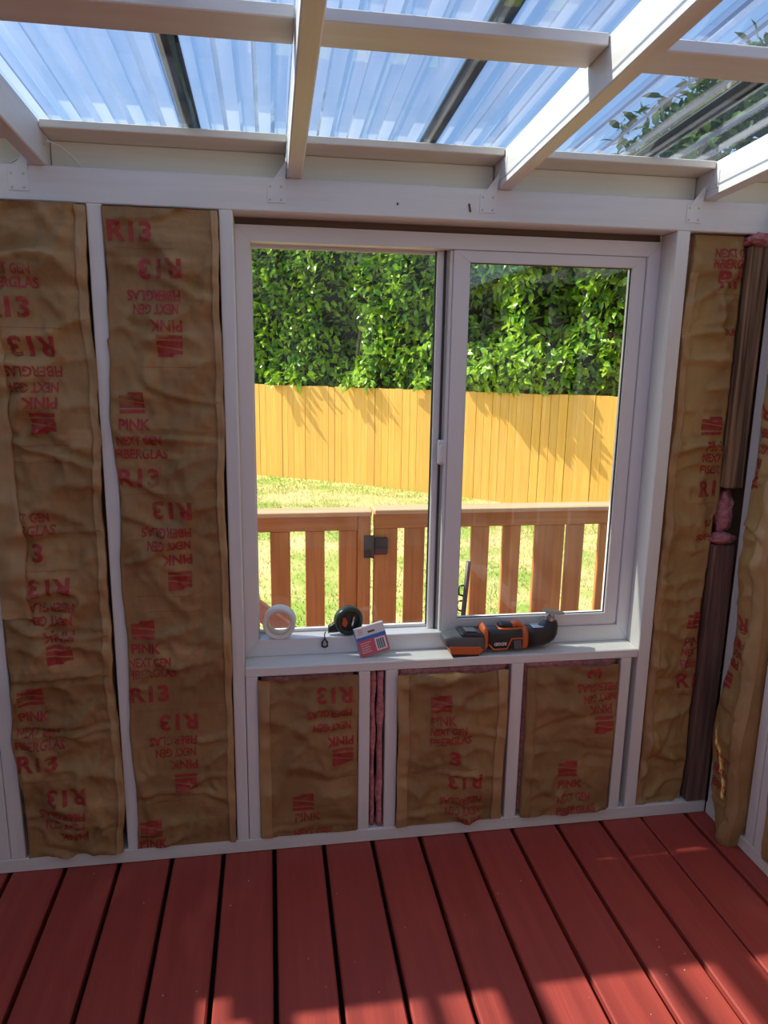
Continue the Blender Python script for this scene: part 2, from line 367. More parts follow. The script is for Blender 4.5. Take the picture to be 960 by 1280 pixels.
# closure pieces at the eave under every ridge
bm = bmesh.new()
x = .577+PITCH*math.floor((XL-.577)/PITCH)
while x < XW:
    cx = x+.69*PITCH; addbox(bm, (cx-.013, .155, zb(.16)+RH-.004), (cx+.013, .190, zb(.16)+RH+.0165), 0); x += PITCH
bobj('foam_closure', bm, 'box_white', ceil, kind='stuff')
box('sun_block_board', (XL-.1, .2005, 1.925), (XW+.15, .2385, 2.030), 'paint_h', ceil)  # unseen fascia added to keep sun off the corner floor
bm = bmesh.new()
gp = [(.2395, 2.020), (.2395, 1.945), (.250, 1.935), (.330, 1.935), (.350, 1.960), (.352, 2.015), (.360, 2.020), (.357, 2.023), (.347, 2.018), (.345, 1.962), (.327, 1.939), (.252, 1.939), (.2430, 1.947), (.2430, 2.020)]
a_ = [bm.verts.new((XL-.12, y, z)) for y, z in gp]; b_ = [bm.verts.new((XW+.16, y, z)) for y, z in gp]
for i in range(len(gp)): bm.faces.new((a_[i], a_[(i+1) % len(gp)], b_[(i+1) % len(gp)], b_[i]))
bm.faces.new(a_[::-1]); bm.faces.new(b_); bobj('sun_block_gutter', bm, 'vinyl', ceil)  # unseen gutter added outside to block sun coming through the window
# twine on the left rafter
bm = bmesh.new()
pts = [(.2515, -.012, 2.005), (.262, -.02, 2.012), (.285, .0, 2.006), (.31, .02, 1.985), (.328, .03, 1.9655), (.35, .030, 1.965)]
tube(bm, pts, .0022, 6); tw = bobj('twine', bm, 'tape_white', None, True, label='loose white twine end hanging off the left rafter', cat='twine')
bm = bmesh.new(); tube(bm, [(.209, -.01, 1.985), (.19, .0, 1.975), (.165, .012, 1.966), (.14, .02, 1.964)], .0022, 6)
bobj('loop_end', bm, 'tape_white', tw, True)

# ------------------------------------------------------------------ other walls
wr = empty('wall_right', kind='structure', label='white painted stud wall on the right side', cat='wall')
box('bottom_plate', (XW, YH, 0), (XW+.089, -.0005, PT), 'paint_y', wr, bev=.003)
box('top_plate', (XW, YH, HB), (XW+.089, -.0005, HT-.002), 'paint_y', wr, bev=.003)
for y in (-.045, -.2435, -.2855, -.70, -1.11, -1.52, -1.93, -2.34, -2.75, -3.16): box('stud', (XW, y, PT), (XW+.089, y+.038, HB), 'paint_v', wr)
box('sheathing_panel', (XW+.0895, YH, -.1), (XW+.105, .089, HT+.1), 'sheathing', wr, bev=0)
wl = empty('wall_left', kind='structure', label='white stud wall to the left of the camera', cat='wall')
for y in (-.05, -.46, -.87, -1.28, -1.69, -2.10, -2.51, -2.92): box('stud', (XL-.089, y, PT), (XL, y+.038, HB), 'paint_v', wl)
box('bottom_plate', (XL-.089, YH, 0), (XL, 0, PT), 'paint_y', wl); box('top_plate', (XL-.089, YH, HB), (XL, 0, HT), 'paint_y', wl)
box('sheathing_panel', (XL-.105, YH, -.1), (XL-.0895, .089, zb(0)+RH+.004), 'kraft_tan', wl, bev=0)
wf = empty('wall_front', kind='structure', label='house wall with lap siding behind the camera', cat='wall')
for k in range(13): box('siding_board', (XL, YH-.02-.012*0, .18*k), (XW, YH, .18*k+.177), 'siding', wf, bev=.003)
for x in (-.4, .5, 1.5): box('post', (x, YH+.001, .0), (x+.09, YH+.09, 2.1), 'paint_v', wf)

# ------------------------------------------------------------------ insulation
def word_mesh(s):
    cu = bpy.data.curves.new('w', 'FONT'); cu.body = s; cu.align_x = 'CENTER'; cu.size = 1; cu.offset = .034; cu.resolution_u = 3; cu.space_character = 1.0
    ob = bpy.data.objects.new('w', cu); COL.objects.link(ob); bpy.context.view_layer.update()
    me = bpy.data.meshes.new_from_object(ob.evaluated_get(bpy.context.evaluated_depsgraph_get()))
    bpy.data.objects.remove(ob); bpy.data.curves.remove(cu); return me
_wc = {}
SIZE = {'R13': (.108, .052), '3': (.036, .050), 'FIBERGLAS': (.135, .028), 'NEXT GEN': (.115, .027), 'PINK': (.082, .030), 'LOGO': (.064, .056), 'LINE': (.150, .0012), 'FINE': (.07, .016), 'SUPPLY': (.09, .022)}
def logo_mesh():
    bm = bmesh.new()
    for pts in (((-.5, -.5), (.5, -.5), (.5, -.32), (-.5, -.32)), ((-.5, -.24), (.5, -.24), (.5, -.05), (-.5, .12)), ((-.5, .2), (.5, .03), (.5, .5), (-.1, .5), (-.18, .36), (-.5, .36))):
        bm.faces.new([bm.verts.new((x, y, 0)) for x, y in pts])
    me = bpy.data.meshes.new('l'); bm.to_mesh(me); bm.free(); return me
def flat(s):
    """word with unit box centred at 0 as bmesh-ready mesh"""
    if s in _wc: return _wc[s]
    if s == 'LOGO': me = logo_mesh()
    elif s == 'LINE':
        bm = bmesh.new(); bm.faces.new([bm.verts.new(c) for c in ((-.5, -.5, 0), (.5, -.5, 0), (.5, .5, 0), (-.5, .5, 0))]); me = bpy.data.meshes.new('l'); bm.to_mesh(me); bm.free()
    elif s == 'FINE':
        bm = bmesh.new()
        for k in range(4): bm.faces.new([bm.verts.new(c) for c in ((-.5, -.5+k*.3, 0), (.5-.1*(k % 2), -.5+k*.3, 0), (.5-.1*(k % 2), -.44+k*.3, 0), (-.5, -.44+k*.3, 0))])
        me = bpy.data.meshes.new('l'); bm.to_mesh(me); bm.free()
    else: me = word_mesh(s)
    co = np.array([v.co[:] for v in me.vertices]); lo, hi = co.min(0), co.max(0)
    if s not in ('FINE',):
        for v in me.vertices: v.co = ((v.co.x-lo[0])/(hi[0]-lo[0])-.5, (v.co.y-lo[1])/(hi[1]-lo[1])-.5, 0)
    _wc[s] = me; return me

def ridge(x, z, s, sd): return 1-abs(noise.noise(Vector((x*s, z*s, sd))))*2
class Batt:
    """kraft faced batt in a local frame: x across the bay, z up, -y into the room"""
    def __init__(s, name, label, base, rz, wid, hgt, seed, bulge=.016, crump=1.0, back=.06, edge=.006, mat='kraft', depth0=0.0, group='kraft faced insulation batts', bend=None, edges=None):
        s.root = empty(name, base, rz, label=label, cat='insulation', group=group)
        s.inv = s.root.matrix_basis.copy() if False else (Matrix.Translation(base) @ Matrix.Rotation(rz, 4, 'Z')).inverted()
        s.w, s.h, s.sd, s.bu, s.cr, s.ed, s.d0, s.bend, s.edges = wid, hgt, seed*3.7, bulge, crump, edge, depth0, bend, edges
        nu, nv = max(10, int(wid/.006)), max(20, int(hgt/.008)); vv = []; ff = []
        for j in range(nv+1):
            z = hgt*j/nv
            a, b = s.lr(z)
            row = [(a+.002, s.d0-.02-.0, z)] if False else []
            for i in range(nu+1):
                x = a+(b-a)*i/nu; row.append((x, -s.H(x, z), z))
            row = [(a+.003, -(s.d0)+.022, z)] + row + [(b-.003, -(s.d0)+.022, z)]
            vv += row
        n = nu+3
        for j in range(nv):
            for i in range(n-1): ff.append((j*n+i, j*n+i+1, (j+1)*n+i+1, (j+1)*n+i))
        me = bpy.data.meshes.new('kraft_paper'); me.from_pydata(vv, [], ff); s.paper = mobj('kraft_paper', me, mat, s.root, True)
        s.nprint = 0
    def lr(s, z):
        if s.edges: a, b = s.edges(z)
        else: a, b = 0, s.w
        e = s.ed; return a + e*noise.noise(Vector((z*5, s.sd, 1.3)))*1.6 + e*.5*noise.noise(Vector((z*19, s.sd, 3.3))), b + e*noise.noise(Vector((z*5, s.sd, 7.7)))*1.4 + e*.4*noise.noise(Vector((z*23, s.sd, 5.1)))
    def H(s, x, z):
        a, b = s.lr(z); u = min(1, max(0, (x-a)/(b-a))); v = z/s.h
        e = min(1, max(0, 4*u*(1-u)))**.32; ev = min(1, max(0, 14*v*(1-v)))**.5
        sd = s.sd; k = s.cr
        h = s.bu*(.5+.5*e)*(.55+.45*ev)
        wx = x+.03*noise.noise(Vector((x*8, z*8, sd+31))); wz = z+.04*noise.noise(Vector((x*7, z*6, sd+37)))
        h += k*e*(.010*noise.noise(Vector((x*5, z*2.6, sd))) + .013*(ridge(wx, wz*.8, 4.2, sd+4)**2-.5) + .009*(ridge(wx*.8, wz*1.3, 9.5, sd+9)**2-.5) + .0032*(ridge(wx, wz, 23, sd+2)-.5) + .0012*ridge(x, z, 55, sd+6))
        d1_, _ = noise.voronoi(Vector((wx*8.5, wz*6.0, sd))); d2_, _ = noise.voronoi(Vector((wx*21, wz*15, sd+3)))
        h += k*e*(.013*min(.6, d1_[1]-d1_[0]) + .0045*min(.6, d2_[1]-d2_[0]) - .004)
        # horizontal fold creases
        c = noise.noise(Vector((x*2, z*6.5, sd+20))); h += k*e*.007*(max(0, 1-abs(c-.03)*11)-max(0, 1-abs(c+.06)*9))
        if s.bend: h += s.bend(u, z)
        return s.d0 + max(h, .0015)
    def flange(s, side, wid, z0=0, z1=None, mat='kraft_light', lift=.003):
        z1 = z1 or s.h; nv = max(12, int((z1-z0)/.012)); vv = []; ff = []
        for j in range(nv+1):
            z = z0+(z1-z0)*j/nv; a, b = s.lr(z); ww = wid*(1+.25*noise.noise(Vector((z*4, s.sd, 11))))
            xs_ = [a-.001+ww*i/5 for i in range(6)] if side < 0 else [b+.001-ww*i/5 for i in range(6)]
            for i, x in enumerate(xs_): vv.append((x, -s.H(x, z)-lift-(.0015 if i == 5 else 0), z))
            vv.append((xs_[-1], -s.H(xs_[-1], z)+.0005, z))
        for j in range(nv):
            for i in range(6): ff.append((j*7+i, j*7+i+1, (j+1)*7+i+1, (j+1)*7+i))
        me = bpy.data.meshes.new('stapling_flange'); me.from_pydata(vv, [], ff); mobj('stapling_flange', me, mat, s.root, True)
    def pink(s, ext=(.0, .0, .0, .0), d=(.016, .06), seed=0):
        """fibreglass slab behind the paper; ext = how far it shows past left,right,bottom,top"""
        nu, nv = 14, max(10, int(s.h/.015)); bm = bmesh.new(); rows = []
        for j in range(nv+1):
            z = -ext[2]+(s.h+ext[2]+ext[3])*j/nv; zc = min(max(z, 0), s.h); a, b = s.lr(zc); a += .006-ext[0]; b += -.006+ext[1]
            j1 = .004*noise.noise(Vector((z*30, s.sd, 2+seed))); j2 = .004*noise.noise(Vector((z*30, s.sd, 6+seed)))
            row = [(a+.004+j1, d[1]-s.d0, z)]
            for i in range(nu+1):
                x = a+j1+(b-a+j2-j1)*i/nu; q = 1 if 0 < i < nu else 0
                row.append((x, -s.d0 + d[0] - .004*q + .003*noise.noise(Vector((x*40, z*40, s.sd))), z))
            row.append((b-.004+j2, d[1]-s.d0, z)); rows.append([bm.verts.new(c) for c in row])
        for r0, r1 in zip(rows, rows[1:]):
            for i in range(len(r0)-1): bm.faces.new((r0[i], r0[i+1], r1[i+1], r1[i]))
        bm.faces.new(rows[-1]); bm.faces.new(rows[0][::-1])
        for r0, r1 in zip(rows, rows[1:]): bm.faces.new((r0[0], r1[0], r1[-1], r0[-1]))
        bobj('pink_fiberglass', bm, 'pink', s.root, True)
    def put(s, words, plane=('y', 0), lift=.0015):
        """words: (text, px, py, upside-down) — one printed block"""
        for wd in words:
            t_, px, py, inv_ = wd[:4]; rot = (180 if inv_ else 0) + (wd[4] if len(wd) > 4 else 0)
            c = s.inv @ pix(px, py, plane[0], plane[1]); key = t_
            sx, sz = SIZE[t_]; b2 = bmesh.new(); b2.from_mesh(flat(t_))
            mt = Matrix.Translation((c.x, 0, c.z)) @ Matrix.Rotation(R(90), 4, 'X') @ Matrix.Rotation(R(rot), 4, 'Z') @ Matrix.Diagonal((sx, sz, 1, 1))
            bmesh.ops.transform(b2, matrix=mt, verts=b2.verts)
            st = .009
            for ax in (0, 2):
                cs = [v.co[ax] for v in b2.verts]
                if not cs: break
                k = math.floor(min(cs)/st)+1
                while k*st < max(cs):
                    nn = [0, 0, 0]; nn[ax] = 1; pp = [0, 0, 0]; pp[ax] = k*st
                    bmesh.ops.bisect_plane(b2, geom=list(b2.verts)+list(b2.edges)+list(b2.faces), plane_co=pp, plane_no=nn); k += 1
            dead = [f for f in b2.faces if not (lambda q: 0.003 < q.z < s.h-.003 and s.lr(q.z)[0]+.004 < q.x < s.lr(q.z)[1]-.004)(f.calc_center_median())]
            bmesh.ops.delete(b2, geom=dead, context='FACES')
            for v in b2.verts: v.co.y = -s.H(v.co.x, v.co.z)-lift
            nf = len(b2.faces); me = bpy.data.meshes.new('printed_word'); b2.to_mesh(me); b2.free()
            if nf: mobj('printed_line' if t_ == 'LINE' else 'printed_logo' if t_ == 'LOGO' else 'printed_word', me, 'print_red', s.root)
def up(x, y, d=(0, 27, 47, 64, 94), dx=(0, 4, 9, 12, 8), line=True):
    w = [('LOGO', x+dx[0], y, 0), ('PINK', x+dx[1], y+d[1], 0), ('NEXT GEN', x+dx[2], y+d[2], 0), ('FIBERGLAS', x+dx[3], y+d[3], 0), ('R13', x+dx[4], y+d[4], 0)]
    if line: w.append(('LINE', x+24, y+d[4]+20, 0))
    return w
# tall batt beside the window, left
b2 = Batt('insulation_batt', 'tall kraft faced batt between the left window stud and next stud', (.366, 0, .047), 0, .300, 1.826, 2, crump=1.6, edges=lambda z: (.010 if z > 1.5 else .004, .292))
b2.pink((-.006, -.002, -.01, .0)); b2.flange(1, .020)
b2.put([('R13', 162, 289, 0)]); b2.put([('LINE', 180, 311, 0)])
b2.put([('R13', 201, 337, 1), ('FIBERGLAS', 193, 370, 1), ('NEXT GEN', 196, 387, 1), ('PINK', 209, 408, 1), ('LOGO', 214, 433, 1), ('LINE', 212, 459, 0)])
b2.put(up(166, 503) + [('FINE', 215, 595, 0)])
b2.put([('R13', 216, 637, 1), ('FIBERGLAS', 209, 664, 1), ('NEXT GEN', 212, 680, 1), ('PINK', 222, 698, 1), ('LOGO', 226, 724, 1), ('LINE', 206, 744, 0), ('LINE', 218, 763, 0)])
b2.put(up(179, 787, (0, 23, 40, 54, 80)))
b2.put([('R13', 224, 902, 1), ('FIBERGLAS', 217, 925, 1), ('NEXT GEN', 220, 940, 1), ('PINK', 230, 955, 1), ('LOGO', 233, 977, 1), ('LINE', 215, 1000, 0)])
b2.put([('LOGO', 190, 1033, 0), ('PINK', 193, 1053, 0), ('FINE', 262, 880, 0), ('FINE', 265, 1010, 0)])
# far left batt
b1 = Batt('insulation_batt', 'crumpled kraft faced batt at the far left edge of the wall', (.040, 0, .047), 0, .300, 1.826, 5, crump=2.0, bulge=.02, edge=.010, edges=lambda z: (.012, .291), bend=lambda u, z: .010*math.sin(math.pi*min(1, max(0, (u-.15)*3)))*max(0, math.sin(z*3.1+.6)))
b1.pink((-.006, -.002, -.01, 0)); b1.flange(1, .022); b1.flange(-1, .075, .75, 1.826, lift=.006)
b1.put([('NEXT GEN', 10, 336, 0), ('FIBERGLAS', 14, 353, 0), ('R13', 12, 384, 0), ('LINE', 40, 410, 0)])
b1.put([('R13', 43, 433, 1), ('FIBERGLAS', 44, 464, 1), ('NEXT GEN', 45, 484, 1), ('PINK', 54, 503, 1), ('LOGO', 57, 529, 1), ('LINE', 52, 556, 0), ('LINE', 55, 577, 0)])
b1.put([('NEXT GEN', 36, 645, 0), ('FIBERGLAS', 38, 661, 0), ('R13', 30, 690, 0), ('LINE', 62, 711, 0)])
b1.put([('R13', 65, 731, 1), ('FIBERGLAS', 64, 757, 1), ('NEXT GEN', 66, 773, 1), ('PINK', 77, 792, 1), ('LOGO', 79, 813, 1), ('LINE', 70, 856, 0)])
b1.put(up(41, 868, (0, 25, 44, 59, 82)))
b1.put([('R13', 86, 990, 1), ('FIBERGLAS', 80, 1014, 1), ('NEXT GEN', 84, 1027, 1), ('PINK', 94, 1042, 1)])
# three short batts under the sill
LOW = 'short kraft faced batts under the window sill'
c1 = Batt('insulation_batt', 'short kraft batt in the left bay under the sill', (.7345, 0, .047), 0, .298, .528, 11, bulge=.010, crump=1.05, group=LOW, edge=.003)
c1.pink((-.004, -.004, -.01, .0)); c1.flange(-1, .036)
c1.put([('R13', 418, 867, 1), ('FIBERGLAS', 412, 890, 1), ('NEXT GEN', 415, 906, 1), ('PINK', 425, 924, 1), ('LOGO', 428, 943, 1), ('LINE', 425, 970, 0)])
c1.put([('LOGO', 379, 1002, 0), ('PINK', 385, 1020, 0), ('NEXT GEN', 391, 1039, 0)])
c2 = Batt('insulation_batt', 'short kraft batt in the middle bay under the sill', (1.158, -.004, .049), 0, .352, .520, 13, bulge=.014, crump=1.25, group=LOW, edge=.004, edges=lambda z: (-.004, .342))
c2.pink((.002, .008, -.01, .010)); c2.flange(-1, .036); c2.flange(1, .034)
c2.put([('LOGO', 550, 876, 0), ('PINK', 553, 897, 0), ('NEXT GEN', 559, 910, 0), ('FIBERGLAS', 562, 923, 0), ('3', 567, 945, 0), ('LINE', 565, 958, 0)])
c2.put([('R13', 580, 973, 1), ('FIBERGLAS', 574, 997, 1), ('NEXT GEN', 577, 1010, 1), ('PINK', 583, 1022, 1)])
c3 = Batt('insulation_batt', 'short kraft batt with pink edges in the right bay under the sill', (1.563, -.004, .049), 0, .316, .520, 17, bulge=.014, crump=1.1, group=LOW, edge=.003, edges=lambda z: (.004, .306))
c3.pink((.012, .004, -.01, .014)); c3.flange(-1, .030, mat='kraft')
c3.put([('3', 740, 838, 0, 90), ('FIBERGLAS', 744, 856, 1), ('NEXT GEN', 747, 869, 1), ('PINK', 748, 884, 1), ('LOGO', 752, 903, 1), ('LINE', 728, 920, 0)])
c3.put([('LOGO', 708, 959, 0), ('PINK', 711, 978, 0), ('NEXT GEN', 714, 994, 0), ('FIBERGLAS', 717, 1008, 0)])
# pink slivers between the paired cripples
for k, (x0, x1, z0, z1, y, lab) in enumerate(((1.0715, 1.090, .05, .575, .010, 'pink fibreglass sliver in the narrow gap under the sill, left strip'), (1.092, 1.1145, .05, .575, .004, 'pink fibreglass sliver in the narrow gap under the sill, right strip'))):
    bm = bmesh.new(); secs = []
    for i in range(26):
        f_ = i/25; wv = (.45+.38*noise.noise(Vector((f_*6, k*5, 2))))*(x1-x0); cx = (x0+x1)/2+.003*noise.noise(Vector((f_*7, k*3, 5)))
        secs.append(((cx, y+.02, z0+(z1-z0)*f_), (1, 0, 0), (0, 1, 0), wv, .02, 2.4))
    loft(bm, secs, 12); bobj('insulation_sliver', bm, 'pink', None, True, label=lab, cat='insulation', group='slivers between the paired cripple studs')
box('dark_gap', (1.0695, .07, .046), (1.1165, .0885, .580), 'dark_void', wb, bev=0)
# right bay of the window wall, recessed behind the old post
d1 = Batt('insulation_batt', 'tan kraft batt between the right window stud and the old post', (1.9805, .024, .047), 0, .190, 1.826, 23, bulge=.014, crump=1.6, mat='kraft_tan', edge=.006, edges=lambda z: (.012+.010*max(0, min(1, (z-1.55)*8))-.004*(z < .8), .184 if z > 1.0 else .172), )
d1.pink((.012, 0, -.01, 0)); d1.flange(-1, .026, 0, 1.72, lift=.002)
PD = ('y', .0)
d1.put([('NEXT GEN', 923, 316, 0), ('FIBERGLAS', 922, 330, 0), ('R13', 924, 349, 0), ('LINE', 925, 368, 0)], PD)
d1.put([('FINE', 914, 385, 0), ('SUPPLY', 925, 415, 0)], PD)
d1.put([('LOGO', 894, 533, 0), ('PINK', 900, 558, 0), ('NEXT GEN', 903, 573, 0), ('FIBERGLAS', 904, 588, 0), ('R13', 896, 612, 0), ('LINE', 895, 630, 0)], PD)
d1.put([('SUPPLY', 898, 655, 0), ('SUPPLY', 890, 673, 0)], PD)
d1.put([('LOGO', 872, 776, 0), ('PINK', 872, 803, 0), ('NEXT GEN', 875, 816, 0), ('FIBERGLAS', 876, 830, 0), ('R13', 868, 852, 0), ('LINE', 868, 870, 0)], PD)
# old post in the corner: two salvaged lengths with fibreglass stuffed between
def old_post(name, lab, z0, z1, mat, w, y0=-.004):
    bm = bmesh.new(); x1 = 2.2335; x0 = x1-w
    addbox(bm, (x0, y0, z0), (x1, .085, z1), .004); bmesh.ops.subdivide_edges(bm, edges=[e for e in bm.edges if abs((e.verts[0].co-e.verts[1].co).z) > .3], cuts=30)
    for v in bm.verts: v.co.x += .0012*noise.noise(Vector((v.co.x*30, v.co.y*30, v.co.z*9))); v.co.y += .001*noise.noise(Vector((v.co.z*11, 4, v.co.x*30)))
    return bobj(name, bm, mat, None, label=lab, cat='post')
old_post('old_post', 'upper weathered brown post standing in the right corner', 1.130, 1.845, 'old_wood', .062)
old_post('old_post', 'lower dark brown post standing in the right corner', .0465, .948, 'dark_wood', .074)
def tuft(name, lab, c, r, seed, n=3, grp=None):
    bm = bmesh.new(); bmesh.ops.create_icosphere(bm, subdivisions=4, radius=1)
    for v in bm.verts:
        d_ = 1+.32*noise.noise(v.co*1.7+Vector((seed, 0, 0)))+.16*noise.noise(v.co*4.5+Vector((seed, 3, 0)))+.06*noise.noise(v.co*11)
        v.co = Vector((v.co.x*r[0], v.co.y*r[1], v.co.z*r[2]))*d_+Vector(c)
    bobj(name, bm, 'pink', None, True, label=lab, cat='insulation', group=grp)
tuft('insulation_tuft', 'pink fibreglass tuft stuffed upright between the two post lengths', (2.198, .034, 1.052), (.030, .030, .068), 3)
tuft('insulation_tuft', 'pink fibreglass wad bulging at the top of the lower post', (2.192, .018, .968), (.042, .030, .018), 8)
tuft('insulation_tuft', 'pink fibreglass wad above the upper post under the header', (2.196, .012, 1.862), (.040, .036, .020), 12)
# loose batt on the right wall, hanging off its studs
def eE(z): return (-.012 if z > 1.2 else -.016 + .004*math.sin(z*7), (.150-.030*max(0, z-1.0) if z > .5 else .150-.10*(.5-z)))
e1 = Batt('insulation_batt', 'loose kraft batt sagging off the right wall beside the corner', (XW-.001, -.058, -.012), R(-90), .140, 1.86, 31, bulge=.030, crump=.95, mat='kraft_tan', edge=.006, edges=lambda z: (.085*max(0, (.16-z)/.16) + .026*min(1, max(0, (z-.45)*4)), .140-.02*max(0, (.10-z)/.10)), bend=lambda u, z: .028*math.exp(-((z-.36)/.16)**2) + .018*math.exp(-((z-1.0)/.3)**2) + (.020*math.exp(-((z-.05)/.10)**2)))
e1.flange(1, .042, lift=.004)
PE = ('x', XW-.02)
e1.put([('R13', 925, 776, 1), ('FIBERGLAS', 921, 798, 1), ('NEXT GEN', 919, 812, 1), ('PINK', 918, 826, 1), ('LOGO', 913, 848, 1)], PE)
e1.put([('R13', 955, 515, 1), ('FIBERGLAS', 950, 540, 1), ('NEXT GEN', 950, 560, 1), ('PINK', 948, 578, 1), ('LOGO', 947, 600, 1)], PE)
e1.put([('FIBERGLAS', 908, 985, 0), ('NEXT GEN', 912, 968, 0), ('PINK', 912, 950, 0)], PE)
f1 = Batt('insulation_batt', 'kraft batt at the right edge beyond the paired right wall studs', (XW+.004, -.292, .047), R(-90), .400, 1.826, 37, bulge=.020, crump=1.0, mat='kraft_tan')
f1.flange(-1, .02)

# ------------------------------------------------------------------ things on the window ledge
# masking tape
c = Vector((.798, 0.0, .6660+.0495)); ry = R(8)
ax = Matrix.Translation((c.x, .078, c.z)) @ Matrix.Rotation(R(-6), 4, 'Z') @ Matrix.Rotation(R(-90), 4, 'X')
tr_ = empty('tape_roll', (c.x, .10, .666), label='white masking tape roll standing on the window frame ledge', cat='tape')
iv = Matrix.Translation((c.x, .10, .666)).inverted()
bm = bmesh.new(); ring_lathe(bm, [(.0365, 0), (.0485, 0), (.0495, .001), (.0495, .041), (.0485, .042), (.0365, .042)], iv @ ax, 56)
o_ = bobj('tape_winding', bm, 'tape_white', tr_, True)
bm = bmesh.new(); ring_lathe(bm, [(.0350, .0003), (.0364, .0003), (.0364, .0417), (.0350, .0417)], iv @ ax, 56); bobj('cardboard_core', bm, 'tape_card', tr_, True)
# chalk reel: dark green round case, orange hub, black hook hanging off the ledge
cx, cz = pix(437, 785, 'y', .09).x, .666+.046
rl = empty('chalk_reel', (cx, .10, .666), label='dark green round reel with orange hub and black hook', cat='reel'); iv = Matrix.Translation((cx, .10, .666)).inverted()
ax = iv @ Matrix.Translation((cx, .084, cz)) @ Matrix.Rotation(R(10), 4, 'Z') @ Matrix.Rotation(R(-90), 4, 'X')
bm = bmesh.new(); ring_lathe(bm, [(.031, .000), (.036, -.003), (.042, .000), (.0455, .006), (.0455, .024), (.042, .032), (.030, .033), (.030, .010)], ax, 40); bobj('case', bm, 'case_green', rl, True)
bm = bmesh.new(); ring_lathe(bm, [(.0005, .008), (.0305, .008), (.0305, .030), (.0005, .030)], ax, 32, False); bobj('face_plate', bm, 'tool_black', rl)
bm = bmesh.new(); 
prism(bm, [(-.024, -.012), (-.012, -.020), (-.006, -.006), (-.012, .010), (-.020, .012)], 0.0, .004); bmesh.ops.transform(bm, matrix=Matrix.Translation((0, -.012, .046)), verts=bm.verts); bobj('hub', bm, 'tool_orange', rl)
bm = bmesh.new(); addbox(bm, (-.003, -.015, .030), (.004, -.010, .062), .001, Matrix.Rotation(R(12), 4, 'Y')); bobj('crank', bm, 'steel', rl)
bm = bmesh.new(); loft(bm, [((-.030, .004, .034), (0, 1, 0), (0, 0, 1), .014, .026, 3), ((-.048, .002, .024), (0, 1, 0), (0, 0, 1), .012, .017, 3), ((-.060, .000, .020), (0, 1, 0), (0, 0, 1), .010, .012, 3), ((-.066, .000, .018), (0, 1, 0), (0, 0, 1), .008, .013, 3)], 16); bobj('spout', bm, 'case_green', rl, True)
hx = pix(406, 803, 'y', .07).x-cx; 
bm = bmesh.new(); tube(bm, [(hx+.004, -.010, .014), (hx, -.022, .012), (hx, -.0265, .004), (hx, -.0265, -.004)], .0018, 6); bobj('cord', bm, 'tool_black', rl, True)
bm = bmesh.new(); tube(bm, [(hx, -.0265, -.002), (hx-.008, -.0265, -.014), (hx-.0085, -.0265, -.026), (hx, -.0265, -.030), (hx+.0085, -.0265, -.026), (hx+.008, -.0265, -.014)], .0032, 8, True); bobj('hook', bm, 'tool_black', rl, True)
# small carton leaning on the frame
bx_ = empty('carton', (1.045, .030, .613), label='small red, blue and white carton with barcode leaning on the ledge', cat='box')
bx_.rotation_euler = (R(-16), R(-13), R(6))
Wd, Hd, Dd = .094, .090, .020
box('carton_body', (0, 0, 0), (Wd, Dd, Hd), 'box_white', bx_, bev=.001)
box('red_panel', (.0005, -.0004, .0005), (Wd-.0005, .0, .050), 'box_red', bx_, bev=0)
box('blue_band', (.0005, -.0005, .050), (Wd-.0005, .0, .060), 'box_blue', bx_, bev=0)
box('blue_edge', (-.0006, .001, .001), (.0, Dd-.001, Hd-.001), 'box_blue', bx_, bev=0)
box('barcode_label', (.054, -.0008, .008), (.088, -.0004, .047), 'box_white', bx_, bev=0)
bm = bmesh.new(); x = .059; rr = random.Random(5)
while x < .083:
    w_ = rr.choice((.0014, .0022, .0032)); addbox(bm, (x, -.0011, .012), (x+w_, -.0008, .043), 0); x += w_+rr.choice((.0016, .0024))
bobj('barcode', bm, 'ink_black', bx_)
bm = bmesh.new()
for k in range(5): addbox(bm, (.008, -.0008, .040-.007*k), (.008+rr.uniform(.024, .036), -.0004, .0415-.007*k), 0)
bobj('fine_print', bm, 'box_white', bx_)
bm = bmesh.new(); addbox(bm, (.040, -.0008, .068), (.062, -.0004, .074), 0); bobj('hang_slot', bm, 'raw_wood', bx_)
bm = bmesh.new()
for k in range(3): addbox(bm, (.010, -.0008, .081-.006*k), (.010+.014, -.0004, .0825-.006*k), 0)
bobj('small_print', bm, 'box_red', bx_)
# oscillating multi-tool
X0, YT, Z0 = 1.298, .038, .613
tl_ = empty('oscillating_tool', (X0, YT, Z0), label='black and orange cordless oscillating tool lying on the sill', cat='power tool')
tl_.rotation_euler = (0, 0, R(1.5))
Y, Zv = (0, 1, 0), (0, 0, 1)
def lf(name, secs, mat, n=20, par=tl_):
    bm = bmesh.new(); loft(bm, [((x, y, z), Y, Zv, a, b, e) for x, y, z, a, b, e in secs], n); return bobj(name, bm, mat, par, True)
bat = lf('battery', [(.0, 0, .052, .026, .008, 5), (.006, 0, .048, .034, .016, 5), (.03, 0, .042, .037, .026, 6), (.10, 0, .036, .037, .028, 6), (.128, 0, .036, .036, .028, 6)], 'tool_grey')
bm = bmesh.new(); prism(bm, [(.020, .010), (.110, .004), (.124, .018), (.112, .030), (.014, .036)], -.0385, .0385); bmesh.ops.bevel(bm, geom=list(bm.edges), offset=.002, segments=1, affect='EDGES'); bobj('orange_band', bm, 'tool_orange', bat)
bm = bmesh.new(); prism(bm, [(.026, .0), (.108, .0), (.112, .008), (.020, .014)], -.037, .037); bobj('battery_base', bm, 'tool_black', bat)
bm = bmesh.new(); addbox(bm, (.046, -.034, .060), (.126, .034, .080), .006, Matrix.Rotation(R(4), 4, 'Y')); bobj('battery_housing', bm, 'tool_black', bat)
